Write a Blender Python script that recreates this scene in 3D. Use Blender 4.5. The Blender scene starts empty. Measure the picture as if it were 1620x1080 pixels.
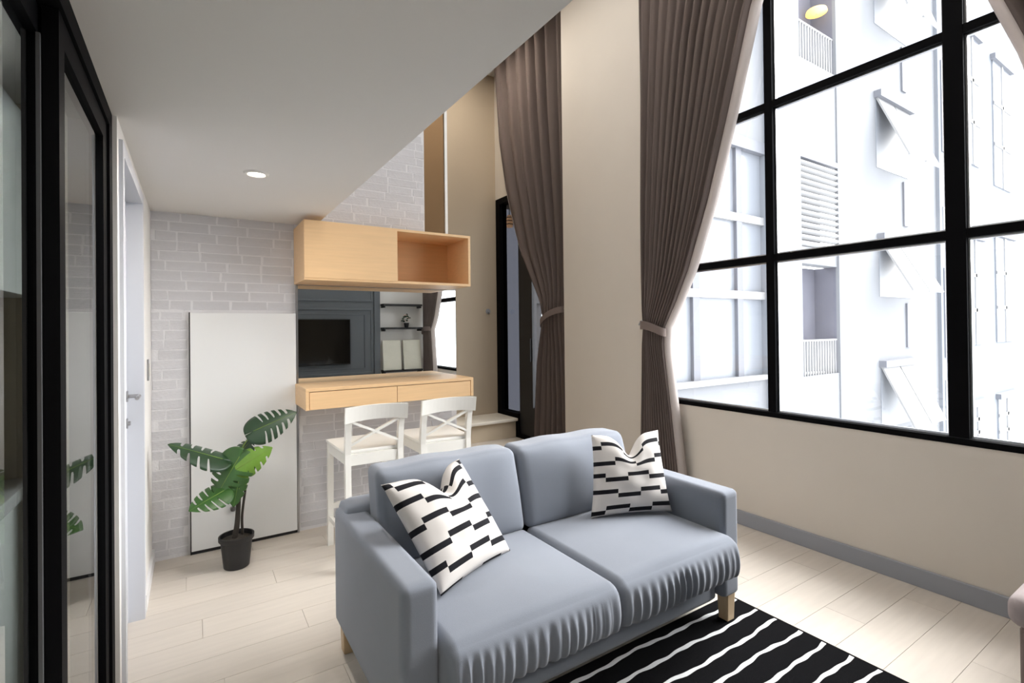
import bpy, bmesh, math, random
from mathutils import Vector, Matrix
random.seed(7)
PI = math.pi
sc = bpy.context.scene
COL = sc.collection

# ------------------------------------------------------------------ camera
FPX, YAW, PITCH, ROLL = 786.45, math.radians(32.69), math.radians(.367), math.radians(-.632)
CX, CY, CAMH = 810.0, 515.1, 1.42
CAM = Vector((0, 0, CAMH))
FWD = Vector((math.sin(YAW)*math.cos(PITCH), math.cos(YAW)*math.cos(PITCH), math.sin(PITCH)))
_r0 = Vector((math.cos(YAW), -math.sin(YAW), 0)); _u0 = _r0.cross(FWD)
RGT = _r0*math.cos(ROLL) + _u0*math.sin(ROLL)
UPV = _u0*math.cos(ROLL) - _r0*math.sin(ROLL)
cd = bpy.data.cameras.new('camera')
cd.sensor_fit = 'HORIZONTAL'; cd.sensor_width = 36; cd.lens = FPX/1620*36
cd.shift_y = (CY-540)/1620; cd.clip_start = .02; cd.clip_end = 300
cam = bpy.data.objects.new('camera', cd); COL.objects.link(cam)
M = Matrix((RGT, UPV, -FWD)).transposed().to_4x4(); M.translation = CAM
cam.matrix_world = M
sc.camera = cam

def ray(x, y): return FWD*FPX + RGT*(x-CX) - UPV*(y-CY)
def at(x, y, ax, v):
    d = ray(x, y); i = 'xyz'.index(ax)
    return CAM + d*((v-CAM[i])/d[i])

# ------------------------------------------------------------------ world and exposure
SKY = 5.3
w = bpy.data.worlds.new('overcast_sky'); sc.world = w; w.use_nodes = True
nt = w.node_tree
bg = nt.nodes['Background']
bg.inputs['Color'].default_value = (.93, .965, 1, 1); bg.inputs['Strength'].default_value = SKY
# bright hazy sun standing in front of the window wing, very soft, so that it never strikes the opposite facade directly
SUN_ELEV, SUN_AZ = math.radians(36), math.radians(6)      # azimuth measured from +X towards +Y
sl = bpy.data.lights.new('hazy_sun', 'SUN'); sl.energy = 24.5; sl.angle = math.radians(75); sl.color = (1, .985, .965)
so = bpy.data.objects.new('hazy_sun', sl); COL.objects.link(so)
so.rotation_euler = Vector((math.cos(SUN_ELEV)*math.cos(SUN_AZ), math.cos(SUN_ELEV)*math.sin(SUN_AZ), math.sin(SUN_ELEV))).to_track_quat('Z', 'Y').to_euler()
sc.view_settings.view_transform = 'Standard'; sc.view_settings.look = 'None'
sc.view_settings.exposure = 0.12; sc.view_settings.gamma = 1; sc.view_settings.use_curve_mapping = False
sc.cycles.max_bounces = 16; sc.cycles.diffuse_bounces = 8; sc.cycles.transparent_max_bounces = 24
sc.cycles.caustics_reflective = False; sc.cycles.caustics_refractive = False

# ------------------------------------------------------------------ helpers
def lin(c):
    def f(v):
        v /= 255.0
        return v/12.92 if v <= .04045 else ((v+.055)/1.055)**2.4
    return (f(c[0]), f(c[1]), f(c[2]), 1)

def mat(name, rgb, rough=.5, vary=0, vscale=4, bump=0, bscale=60, metal=0, spec=.5, rnd=0, stretch=(1, 1, 1), sheen=0, trans=0):
    m = bpy.data.materials.new(name); m.use_nodes = True
    n = m.node_tree.nodes; L = m.node_tree.links
    b = n['Principled BSDF']
    b.inputs['Base Color'].default_value = lin(rgb); b.inputs['Roughness'].default_value = rough
    b.inputs['Metallic'].default_value = metal; b.inputs['Specular IOR Level'].default_value = spec
    if sheen: b.inputs['Sheen Weight'].default_value = sheen
    tc = mp = None
    if vary or bump:
        tc = n.new('ShaderNodeTexCoord'); mp = n.new('ShaderNodeMapping')
        mp.inputs['Scale'].default_value = stretch; L.new(tc.outputs['Object'], mp.inputs['Vector'])
    if vary or rnd:
        hsv = n.new('ShaderNodeHueSaturation'); hsv.inputs['Color'].default_value = lin(rgb)
        L.new(hsv.outputs['Color'], b.inputs['Base Color'])
        val = None
        if vary:
            no = n.new('ShaderNodeTexNoise'); no.inputs['Scale'].default_value = vscale; no.inputs['Detail'].default_value = 5
            L.new(mp.outputs['Vector'], no.inputs['Vector'])
            mr = n.new('ShaderNodeMapRange'); mr.inputs[1].default_value = .25; mr.inputs[2].default_value = .75
            mr.inputs[3].default_value = 1-vary; mr.inputs[4].default_value = 1+vary
            L.new(no.outputs['Fac'], mr.inputs[0]); val = mr.outputs[0]
        if rnd:
            oi = n.new('ShaderNodeObjectInfo')
            m2 = n.new('ShaderNodeMapRange'); m2.inputs[3].default_value = 1-rnd; m2.inputs[4].default_value = 1+rnd
            L.new(oi.outputs['Random'], m2.inputs[0])
            if val is None: val = m2.outputs[0]
            else:
                mu = n.new('ShaderNodeMath'); mu.operation = 'MULTIPLY'
                L.new(val, mu.inputs[0]); L.new(m2.outputs[0], mu.inputs[1]); val = mu.outputs[0]
        L.new(val, hsv.inputs['Value'])
    if bump:
        nb = n.new('ShaderNodeTexNoise'); nb.inputs['Scale'].default_value = bscale; nb.inputs['Detail'].default_value = 4
        L.new(mp.outputs['Vector'], nb.inputs['Vector'])
        bp = n.new('ShaderNodeBump'); bp.inputs['Strength'].default_value = bump; bp.inputs['Distance'].default_value = .01
        L.new(nb.outputs['Fac'], bp.inputs['Height']); L.new(bp.outputs['Normal'], b.inputs['Normal'])
    if trans:
        out = n['Material Output']; tr = n.new('ShaderNodeBsdfTranslucent'); tr.inputs['Color'].default_value = lin(rgb)
        mx = n.new('ShaderNodeMixShader'); mx.inputs[0].default_value = trans
        L.new(b.outputs[0], mx.inputs[1]); L.new(tr.outputs[0], mx.inputs[2]); L.new(mx.outputs[0], out.inputs[0])
    return m

def glassmat(name, tint=(255, 255, 255), ior=1.5, rough=0):
    m = bpy.data.materials.new(name); m.use_nodes = True
    n = m.node_tree.nodes; L = m.node_tree.links
    n.remove(n['Principled BSDF']); out = n['Material Output']
    t = n.new('ShaderNodeBsdfTransparent'); t.inputs[0].default_value = lin(tint)
    g = n.new('ShaderNodeBsdfGlossy'); g.inputs['Roughness'].default_value = rough
    # same index from both sides: the pane is not refracted, so its back face must not reflect totally
    fr = n.new('ShaderNodeFresnel'); ge = n.new('ShaderNodeNewGeometry'); mr = n.new('ShaderNodeMapRange')
    mr.inputs[3].default_value = ior; mr.inputs[4].default_value = 1/ior
    L.new(ge.outputs['Backfacing'], mr.inputs[0]); L.new(mr.outputs[0], fr.inputs[0])
    mx = n.new('ShaderNodeMixShader')
    L.new(fr.outputs[0], mx.inputs[0]); L.new(t.outputs[0], mx.inputs[1]); L.new(g.outputs[0], mx.inputs[2])
    L.new(mx.outputs[0], out.inputs[0]); return m

def emis(name, rgb, s):
    m = bpy.data.materials.new(name); m.use_nodes = True
    n = m.node_tree.nodes; b = n['Principled BSDF']
    b.inputs['Base Color'].default_value = lin(rgb)
    b.inputs['Emission Color'].default_value = lin(rgb); b.inputs['Emission Strength'].default_value = s
    return m

def box(bm, x0, x1, y0, y1, z0, z1):
    x0, x1 = min(x0, x1), max(x0, x1); y0, y1 = min(y0, y1), max(y0, y1); z0, z1 = min(z0, z1), max(z0, z1)
    v = [bm.verts.new(p) for p in ((x0, y0, z0), (x1, y0, z0), (x1, y1, z0), (x0, y1, z0), (x0, y0, z1), (x1, y0, z1), (x1, y1, z1), (x0, y1, z1))]
    for f in ((0, 3, 2, 1), (4, 5, 6, 7), (0, 1, 5, 4), (1, 2, 6, 5), (2, 3, 7, 6), (3, 0, 4, 7)):
        bm.faces.new([v[i] for i in f])
    return v

def B(*boxes, bev=0, seg=2):
    bm = bmesh.new()
    for b in boxes: box(bm, *b)
    if bev: bmesh.ops.bevel(bm, geom=bm.edges[:], offset=bev, segments=seg, affect='EDGES', profile=.6)
    return bm

def tube(bm, pts, rad, seg=10, cap=True):
    """round tube through pts, rad a number or one per point"""
    pts = [Vector(p) for p in pts]; rings = []
    if not hasattr(rad, '__len__'): rad = [rad]*len(pts)
    ref = None
    for i, p in enumerate(pts):
        t = (pts[min(i+1, len(pts)-1)] - pts[max(i-1, 0)]).normalized()
        if ref is None:
            ref = Vector((0, 0, 1)) if abs(t.z) < .9 else Vector((1, 0, 0))
        a = (ref - t*ref.dot(t)).normalized(); b = t.cross(a); ref = a
        rings.append([bm.verts.new(p + (a*math.cos(2*PI*k/seg) + b*math.sin(2*PI*k/seg))*rad[i]) for k in range(seg)])
    for i in range(len(rings)-1):
        for k in range(seg):
            bm.faces.new((rings[i][k], rings[i][(k+1) % seg], rings[i+1][(k+1) % seg], rings[i+1][k]))
    if cap:
        bm.faces.new(rings[0][::-1]); bm.faces.new(rings[-1])
    return bm

def bar(bm, p, q, wx, wz, up=(0, 0, 1)):
    """rectangular bar from p to q, wx across, wz along up"""
    p, q = Vector(p), Vector(q); t = (q-p).normalized(); up = Vector(up)
    a = t.cross(up).normalized(); c = a.cross(t).normalized()
    vs = []
    for o in (p, q):
        for sx, sz in ((-1, -1), (1, -1), (1, 1), (-1, 1)):
            vs.append(bm.verts.new(o + a*wx/2*sx + c*wz/2*sz))
    for f in ((0, 1, 2, 3), (7, 6, 5, 4), (0, 4, 5, 1), (1, 5, 6, 2), (2, 6, 7, 3), (3, 7, 4, 0)):
        bm.faces.new([vs[i] for i in f])
    return bm

def lathe(bm, cx, cy, prof, seg=32, cap_bottom=True, cap_top=False):
    rings = []
    for r, z in prof:
        rings.append([bm.verts.new((cx+r*math.cos(2*PI*k/seg), cy+r*math.sin(2*PI*k/seg), z)) for k in range(seg)])
    for i in range(len(rings)-1):
        for k in range(seg):
            bm.faces.new((rings[i][k], rings[i][(k+1) % seg], rings[i+1][(k+1) % seg], rings[i+1][k]))
    if cap_bottom: bm.faces.new(rings[0][::-1])
    if cap_top: bm.faces.new(rings[-1])
    return bm

def obj(name, bm, material, parent=None, smooth=False, angle=None):
    """link a bmesh built in world coordinates as one mesh object with its origin at its centre"""
    bmesh.ops.recalc_face_normals(bm, faces=bm.faces[:])
    lo = Vector((min(v.co[i] for v in bm.verts) for i in range(3))); hi = Vector((max(v.co[i] for v in bm.verts) for i in range(3)))
    c = (lo+hi)/2
    bmesh.ops.translate(bm, verts=bm.verts[:], vec=-c)
    me = bpy.data.meshes.new(name); bm.to_mesh(me); bm.free()
    if smooth:
        for p in me.polygons: p.use_smooth = True
        if angle: me.set_sharp_from_angle(angle=math.radians(angle))
    me.materials.append(material)
    o = bpy.data.objects.new(name, me); COL.objects.link(o)
    base = Vector((0, 0, 0))
    q = parent
    while q is not None:
        base += q.location; q = q.parent
    o.location = c - base
    o.parent = parent
    return o

def tag(o, label=None, cat=None, group=None, kind=None):
    if label: o['label'] = label
    if cat: o['category'] = cat
    if group: o['group'] = group
    if kind: o['kind'] = kind
    return o

def thing(name, loc, label, cat, group=None, kind=None):
    o = bpy.data.objects.new(name, None); COL.objects.link(o); o.location = loc
    o.empty_display_size = .1
    return tag(o, label, cat, group, kind)

def struct(name, bm, m, label, parent=None, smooth=False):
    o = obj(name, bm, m, parent, smooth); tag(o, label, name.split('_')[0], None, 'structure'); return o

def lerp_table(tab, z):
    """tab: (z, a, b...) sorted by falling z, smooth interpolation"""
    if z >= tab[0][0]: return tab[0][1:]
    for i in range(len(tab)-1):
        z0, z1 = tab[i][0], tab[i+1][0]
        if z >= z1:
            t = (z0-z)/(z0-z1)
            return [a + (b-a)*t for a, b in zip(tab[i][1:], tab[i+1][1:])]
    return tab[-1][1:]

def gridbox(h, n):
    """surface grid of a box, half sizes h, n cuts per axis"""
    bm = bmesh.new()
    for ax in range(3):
        u, v = (ax+1) % 3, (ax+2) % 3
        for s in (-1, 1):
            g = []
            for i in range(n[u]+1):
                row = []
                for j in range(n[v]+1):
                    p = [0, 0, 0]; p[ax] = s*h[ax]; p[u] = h[u]*(2*i/n[u]-1); p[v] = h[v]*(2*j/n[v]-1)
                    row.append(bm.verts.new(p))
                g.append(row)
            for i in range(n[u]):
                for j in range(n[v]):
                    bm.faces.new((g[i][j], g[i+1][j], g[i+1][j+1], g[i][j+1]))
    bmesh.ops.remove_doubles(bm, verts=bm.verts[:], dist=1e-5)
    return bm

def softbox(x0, x1, y0, y1, z0, z1, r, n=(24, 20, 10), fn=None):
    h = ((x1-x0)/2, (y1-y0)/2, (z1-z0)/2); c = Vector(((x0+x1)/2, (y0+y1)/2, (z0+z1)/2))
    bm = gridbox(h, n)
    for v in bm.verts:
        p = v.co
        a = (p.x/h[0], p.y/h[1], p.z/h[2])
        inn = Vector([max(-(h[i]-r), min(h[i]-r, p[i])) for i in range(3)])
        d = p-inn
        if d.length > 1e-9: q = inn + d.normalized()*r
        else: q = p.copy()
        if fn: q = fn(q, a)
        v.co = q + c
    return bm

# ------------------------------------------------------------------ materials
M_white = mat('white_wall_paint', (226, 224, 221), .75, .01, 3, .02, 120)
M_ceil = mat('ceiling_paint', (222, 220, 217), .8, .012, 2)
M_beige = mat('beige_wall_paint', (186, 172, 152), .7, .015, 3, .03, 150)
M_brick = mat('grey_painted_brick', (200, 200, 204), .85, .045, 7, .25, 45, rnd=.04, stretch=(1, 1, 3))
M_mortar = mat('pale_mortar', (218, 218, 221), .9, .03, 12, .2, 90)
M_plank = mat('pale_oak_plank', (203, 195, 185), .42, .05, 5, .03, 40, rnd=.03, stretch=(.6, 8, 1))
M_joint = mat('plank_joint', (188, 176, 162), .8)
M_gloss = mat('white_gloss_board', (228, 230, 231), .28)
M_door = mat('white_door_paint', (196, 199, 206), .4)
M_grey_base = mat('grey_baseboard', (152, 156, 164), .5)
M_white_base = mat('white_baseboard', (222, 222, 224), .45)
M_black = mat('black_aluminium', (14, 14, 16), .6, spec=.03)
M_blackm = mat('matt_black_aluminium', (22, 22, 25), .55)
M_oak = mat('light_oak_veneer', (226, 190, 145), .45, .05, 7, .04, 60, stretch=(.5, 3, 9))
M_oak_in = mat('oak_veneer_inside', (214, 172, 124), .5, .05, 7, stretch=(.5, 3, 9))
M_leg = mat('birch_leg', (196, 172, 138), .5, .06, 9, stretch=(6, 6, .6))
M_sofa = mat('grey_blue_cotton', (120, 126, 137), .9, .035, 6, .10, 420, spec=.2, sheen=.25)
M_stool = mat('white_lacquer', (232, 231, 226), .35)
M_curtain = mat('taupe_curtain', (101, 90, 86), .85, .03, 5, .08, 300, spec=.2, trans=.06)
M_lit_edge = mat('painted_lit_edge', (196, 188, 184), .8, .02, 5, spec=.2, trans=.25)  # window light on the curtain edge, put into a paler fabric
M_glass = glassmat('clear_glass')
M_glass_in = glassmat('kitchen_glass', (236, 239, 238), 1.5)
M_glass_dark = glassmat('tinted_balcony_glass', (112, 113, 118), 1.5)
M_glass_brown = glassmat('stair_glass', (226, 214, 200), 1.25)
M_mirror = mat('mirror_silver', (236, 240, 240), .0, metal=1)
M_steel = mat('brushed_steel', (176, 176, 178), .3, metal=1)
M_green = mat('dark_leaf', (31, 60, 35), .38, .18, 14)
M_green2 = mat('mid_leaf', (52, 92, 38), .38, .18, 14)
M_lime = mat('lime_leaf', (106, 146, 50), .4, .18, 14)
M_stem = mat('green_stem', (112, 140, 60), .5, .15, 20)
M_bark = mat('dark_stem', (44, 38, 32), .7, .2, 30)
M_pot = mat('black_pot', (24, 24, 26), .45)
M_soil = mat('dark_soil', (58, 52, 46), .95, .3, 60, .6, 120)
M_concrete = mat('white_render', (110, 112, 116), .9, .02, .6)
M_ext2 = mat('pale_blue_render', (108, 112, 119), .9, .02, .6)
M_extgrey = mat('grey_exterior_metal', (96, 98, 105), .7)
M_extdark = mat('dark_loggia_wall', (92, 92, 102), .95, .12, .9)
M_extglass = mat('hazy_exterior_glass', (116, 120, 127), .3)
M_extblind = mat('white_awning_panel', (134, 134, 135), .6)
M_tvgrey = mat('slate_grey_panel', (96, 101, 106), .6, .02, 4)
M_screen = mat('black_screen', (6, 6, 7), .12)
M_balcony = mat('charcoal_balcony_wall', (34, 35, 40), .9)
M_plastic = mat('white_plastic', (224, 222, 216), .4)
M_canvas = mat('cream_canvas', (222, 220, 206), .85, .05, 6, .1, 40)
M_ottoman = mat('mole_brown_fabric', (132, 120, 116), .9, .04, 6, .1, 300, spec=.2)
M_ottoman_top = mat('pale_mauve_fabric', (172, 162, 162), .9, .04, 6, .1, 300, spec=.2)

# pillow print: staggered black dashes on off-white cotton
def pillow_mat():
    m = bpy.data.materials.new('dash_print_cotton'); m.use_nodes = True
    n = m.node_tree.nodes; L = m.node_tree.links; b = n['Principled BSDF']
    b.inputs['Roughness'].default_value = .9; b.inputs['Specular IOR Level'].default_value = .2
    uv = n.new('ShaderNodeUVMap'); sp = n.new('ShaderNodeSeparateXYZ'); L.new(uv.outputs[0], sp.inputs[0])
    def ma(op, a, c=None):
        q = n.new('ShaderNodeMath'); q.operation = op
        for i, v in enumerate((a, c)):
            if v is None: continue
            if isinstance(v, (int, float)): q.inputs[i].default_value = v
            else: L.new(v, q.inputs[i])
        return q.outputs[0]
    v = ma('DIVIDE', sp.outputs['Y'], .088); row = ma('FLOOR', v); fv = ma('FRACT', v)
    u = ma('ADD', ma('DIVIDE', sp.outputs['X'], .128), ma('MULTIPLY', row, .55))
    s = ma('MODULO', ma('ADD', ma('FLOOR', u), 40), 2)
    cen = ma('ADD', ma('MULTIPLY', s, .27), .365)
    d = ma('ABSOLUTE', ma('SUBTRACT', fv, cen)); isb = ma('LESS_THAN', d, .132)
    no = n.new('ShaderNodeTexNoise'); no.inputs['Scale'].default_value = 260
    mx = n.new('ShaderNodeMix'); mx.data_type = 'RGBA'
    mx.inputs[6].default_value = lin((205, 201, 198)); mx.inputs[7].default_value = lin((22, 22, 27))
    L.new(isb, mx.inputs[0]); L.new(mx.outputs[2], b.inputs['Base Color'])
    bp = n.new('ShaderNodeBump'); bp.inputs['Strength'].default_value = .12; bp.inputs['Distance'].default_value = .01
    L.new(no.outputs['Fac'], bp.inputs['Height']); L.new(bp.outputs['Normal'], b.inputs['Normal'])
    return m
M_pillow = pillow_mat()

# ------------------------------------------------------------------ room dimensions
XL, YB, XW, ZS, ZT = -.22, 3.80, 3.33, 2.18, 4.95     # left wall, brick wall, window plane, soffit, top ceiling
XS = .745                                              # soffit edge
XD, YN = 3.60, 5.96                                    # balcony door plane, stair wall

# floor with planks
fl = struct('floor', B((-1.2, 3.75, -1.7, 6.1, -.14, -.010)), M_joint, 'pale oak plank floor running across the whole room')
pl_mesh = {}
def plank(x0, x1, y0, y1):
    key = (round(x1-x0, 3), round(y1-y0, 3))
    if key not in pl_mesh:
        o = obj('plank', B((x0+.0008, x1-.0008, y0+.0008, y1-.0008, -.010, 0)), M_plank, fl); pl_mesh[key] = o.data
    else:
        o = bpy.data.objects.new('plank', pl_mesh[key]); COL.objects.link(o); o.parent = fl
        o.location = Vector(((x0+x1)/2, (y0+y1)/2, -.005)) - fl.location
PW, PL = .182, 1.22
for j in range(int((6.1+.36)/PW)+1):
    y0 = -.36 + j*PW; y1 = min(y0+PW, 6.1)
    off = (j*.43) % PL
    x = -1.2 - off
    while x < 3.75:
        a, b = max(x, -1.2), min(x+PL, 3.75)
        if b-a > .02: plank(a, b, y0, y1)
        x += PL
# hallway part of the floor behind the camera
for j in range(7):
    plank(-1.2, 3.75, -.36-(j+1)*PW, -.36-j*PW)

# ceilings
struct('ceiling', B((-1.25, XS, -1.7, YB+.006, ZS, ZS+.27)), M_ceil, 'white painted low ceiling under the mezzanine')
o = struct('ceiling_upper', B((-1.25, 3.9, -1.7, 6.1, ZT, ZT+.1)), M_ceil, 'white painted high ceiling above the double height room')

# brick wall
wb = struct('wall_back', B((-1.2, 1.602, YB+.006, YB+.15, -.12, ZT), (1.602, 1.875, YB+.006, YB+.15, -.12, 2.14)), M_mortar, 'pale grey painted brick wall with white mortar')
bmesh_cache = {}
def brick(x0, x1, z0, z1):
    w_ = round((x1-x0)/.01)*.01
    h_ = round(z1-z0, 3)
    v = random.randint(0, 2); key = (w_, h_, v)
    cx, cz = (x0+x1)/2, (z0+z1)/2
    w2 = min(w_, x1-x0)
    if key not in bmesh_cache:
        bm = B((-w2/2, w2/2, -.005, .005, -h_/2, h_/2))
        for vv in bm.verts:
            vv.co.x += random.uniform(-.004, .004); vv.co.z += random.uniform(-.0025, .0025)
            if vv.co.y < 0: vv.co.y += random.uniform(-.0015, .001); vv.co.x *= .985; vv.co.z *= .95
        o = obj('brick', bm, M_brick, wb); bmesh_cache[key] = o.data
    else:
        o = bpy.data.objects.new('brick', bmesh_cache[key]); COL.objects.link(o); o.parent = wb
    o.location = Vector((cx, YB+.0085, cz)) - wb.location
CH = .0625
def bricks(x0, x1, z0, z1):
    k0 = math.ceil((z0-.004)/CH)
    k = k0 if k0*CH - z0 < .02 else k0-1
    while k*CH < z1-.02:
        za, zb = max(k*CH+.0030, z0+.002), min((k+1)*CH-.0030, z1-.002)
        rr = random.Random(k*13+1)
        x = -1.0 - rr.uniform(0, .24)
        while x < x1:
            L_ = rr.choice((.12, .2, .22, .22, .24))
            a, b = max(x+.003, x0+.002), min(x+L_-.003, x1-.002)
            if b-a > .035 and zb-za > .015: brick(a, b, za, zb)
            x += L_
        k += 1
bricks(XL, -.03, .02, 1.552)
bricks(XL, .615, 1.56, ZS)
bricks(.635, 1.86, .02, .9)
bricks(XS+.01, 1.595, ZS+.0, 3.0)

# left wall with the white door, kitchen recess beyond the glass
wl = struct('wall_left', B((XL-.12, XL, 2.20, 2.275, -.12, ZS), (XL-.12, XL, 3.105, YB, -.12, ZS), (XL-.12, XL, 2.275, 3.105, 2.09, ZS),
       (-1.35, -1.25, -1.7, 6.1, -.12, ZT)), M_white, 'white painted wall between kitchen glass and brick wall')
struct('wall_bathroom', B((-1.2, -1.1, 2.35, YB, 0, ZS)), M_white, 'white wall of the small room behind the white door')
wk = struct('wall_kitchen', B((-1.2, XL-.12, 2.25, 2.35, -.0, ZS), (-1.2, -1.1, -1.6, 2.25, 0, ZS)), mat('kitchen_splashback', (176, 166, 150), .4), 'beige kitchen end wall with plain splashback')
struct('baseboard_left', B((XL, XL+.014, 3.15, YB-.002, 0, .085), (XL, XL+.014, 2.205, 2.25, 0, .085)), M_white_base, 'white skirting board along the left wall')

# white interior door
d1 = thing('door_1', (XL-.04, 2.69, 0), 'white interior door with steel lever handle and louvred foot', 'door', None, 'structure')
obj('door_leaf', B((XL-.095, XL-.055, 2.30, 3.08, .01, 2.065), bev=.003), M_door, d1)
obj('door_frame', B((XL-.12, XL+.012, 2.250, 2.300, 0, 2.115), (XL-.12, XL+.012, 3.080, 3.130, 0, 2.115), (XL-.12, XL+.012, 2.30, 3.08, 2.065, 2.115)), M_door, d1)
bm = tube(bmesh.new(), [(XL-.055, 3.02, 1.115), (XL-.045, 3.02, 1.115)], .026, 20)
tube(bm, [(XL-.05, 3.02, 1.115), (XL-.008, 3.02, 1.115), (XL-.002, 3.012, 1.115), (XL-.002, 2.90, 1.115)], .0085, 10)
obj('lever_handle', bm, M_steel, d1, True, 40)
bm = tube(bmesh.new(), [(XL-.055, 3.02, .985), (XL-.046, 3.02, .985)], .024, 20)
tube(bm, [(XL-.05, 3.02, .985), (XL-.036, 3.02, .985)], .010, 12)
obj('lock_rosette', bm, M_steel, d1, True, 40)
lv = obj('louvre_frame', B((XL-.057, XL-.048, 2.42, 2.96, .12, .155), (XL-.057, XL-.048, 2.42, 2.96, .47, .505), (XL-.057, XL-.048, 2.42, 2.455, .155, .47), (XL-.057, XL-.048, 2.925, 2.96, .155, .47)), M_door, d1)
for k in range(9):
    bm = bar(bmesh.new(), (XL-.053, 2.455, .175+k*.034), (XL-.053, 2.925, .175+k*.034), .005, .03, (.5, 0, 1))
    obj('louvre_slat', bm, M_grey_base, lv)

# light switch by the brick wall
s = thing('light_switch', (XL, 3.50, 1.16), 'small grey light switch on the white wall beside the brick wall', 'switch')
obj('plate', B((XL, XL+.008, 3.475, 3.535, 1.15, 1.27), bev=.002), M_steel, s)
obj('rocker', B((XL+.007, XL+.012, 3.49, 3.52, 1.175, 1.245), bev=.001), M_plastic, s)

# sliding black glass door to the kitchen
d2 = thing('door_2', (XL-.06, 1.2, 0), 'black framed sliding glass door in front of the kitchen', 'door', None, 'structure')
XG = -.255
obj('head_track', B((XG-.085, XG+.022, -.1, 2.20, ZS-.055, ZS)), M_black, d2)
obj('floor_track', B((XG-.085, XG+.022, -.1, 2.20, 0, .012)), M_black, d2)
obj('end_jamb', B((XG-.085, XG+.022, 2.135, 2.20, .012, ZS-.055)), M_black, d2)
def panel(y0, y1, x, ws0, ws1):
    p = obj('door_panel', B((x-.014, x+.014, y0, y0+ws0, .014, ZS-.056), (x-.014, x+.014, y1-ws1, y1, .014, ZS-.056),
            (x-.014, x+.014, y0+ws0, y1-ws1, .014, .09), (x-.014, x+.014, y0+ws0, y1-ws1, ZS-.12, ZS-.056)), M_black, d2)
    obj('glass_pane', B((x-.004, x+.004, y0+ws0-.004, y1-ws1+.004, .086, ZS-.116)), M_glass_in, p)
panel(1.43, 2.135, XG, .055, .075)
panel(.45, 1.60, XG-.034, .09, .162)
bm = B((XG-.022, XG-.015, 1.422, 1.430, .03, 2.06)); obj('brush_seal', bm, mat('grey_brush', (74, 74, 76), .9), d2)

# kitchen beyond the glass
kb = thing('kitchen_base_cabinet', (-.8, 1.2, 0), 'white kitchen base cabinet behind the sliding glass door', 'cabinet')
obj('carcass', B((-1.098, -.478, -.1, 2.247, .1, .91)), M_gloss, kb)
obj('plinth', B((-1.098, -.52, -.1, 2.247, 0, .1)), M_gloss, kb)
for k in range(4):
    y0 = -.098+k*.586
    dd = obj('cabinet_door', B((-.478, -.46, y0+.002, y0+.584, .105, .905), bev=.002), M_gloss, kb)
tag(obj('kitchen_worktop', B((-1.098, -.445, -.1, 2.248, .91, .95), bev=.003), mat('grey_worktop', (206, 206, 208), .25)), 'pale grey kitchen worktop on the white base cabinet', 'worktop')
ku = thing('kitchen_wall_cabinet', (-.8, 1.2, 1.54), 'white kitchen wall cabinet under the low kitchen ceiling', 'cabinet')
obj('carcass', B((-1.098, -.435, -.1, 2.247, 1.54, 2.07)), M_gloss, ku)
for k in range(4):
    y0 = -.098+k*.586
    obj('cabinet_door', B((-.435, -.417, y0+.002, y0+.584, 1.535, 2.07), bev=.002), M_gloss, ku)

# ------------------------------------------------------------------ window wall
M_pier = mat('warm_white_paint', (216, 209, 199), .7, .015, 3, .03, 150)
struct('wall_right', B((XW-.02, 3.62, -.12, 2.97, -.12, .80),
       (3.30, 3.62, 2.965, 4.12, -.12, ZT), (XW-.02, 3.62, -.12, 2.965, 4.32, ZT),
       (XW-.02, XW+.05, -1.7, -.12, -.12, ZT),
       (XD-.03, XD+.12, 4.12, YN+.1, 3.22, ZT)), M_pier, 'beige painted window wall with pier between the curtains')
struct('wall_stair', B((-1.25, 3.75, YN, YN+.14, -.12, ZT)), M_beige, 'beige painted wall behind the stair landing')
struct('baseboard_right', B((XW-.036, XW-.02, -.05, 2.94, 0, .10), bev=.003), M_grey_base, 'grey skirting board below the big window')
w1 = thing('window_1', (XW, 1.4, .8), 'tall black framed window with a grid of large panes', 'window', None, 'structure')
Z0, ZR = .80, [.80, 1.882, 2.925, 4.32]
YM = [-.10, .915, 1.893, 2.93]
FX0, FX1 = XW-.024, XW+.045
obj('sill_rail', B((FX0, FX1, -.12, 2.965, .800, .834), bev=.003), M_black, w1)
obj('head_rail', B((FX0, FX1, -.12, 2.965, 4.28, 4.325)), M_black, w1)
for z in ZR[1:3]: obj('transom', B((FX0+.002, FX1-.002, -.12, 2.965, z-.024, z+.024), bev=.002), M_black, w1)
for i, y in enumerate(YM):
    hw = .041 if i == 1 else .028
    obj('mullion', B((FX0, FX1, y-hw, y+hw, .838, 4.28), bev=.002), M_black, w1)
for i in range(3):
    for j in range(3):
        obj('pane', B((XW+.012, XW+.018, YM[i]+.02, YM[i+1]-.02, ZR[j]+.03, ZR[j+1]-.018)), M_glass, w1)
        y0, y1, z0, z1 = YM[i]+.028, YM[i+1]-.028, ZR[j]+.024, ZR[j+1]-.024
        if i == 1: y0 += .013
        if i == 0: y1 -= .013
        if j == 0: z0 = .838
        g = .010
        obj('glazing_bead', B((XW+.004, XW+.026, y0, y0+g, z0, z1), (XW+.004, XW+.026, y1-g, y1, z0, z1), (XW+.004, XW+.026, y0+g, y1-g, z0, z0+g), (XW+.004, XW+.026, y0+g, y1-g, z1-g, z1)), M_steel, w1)

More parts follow.
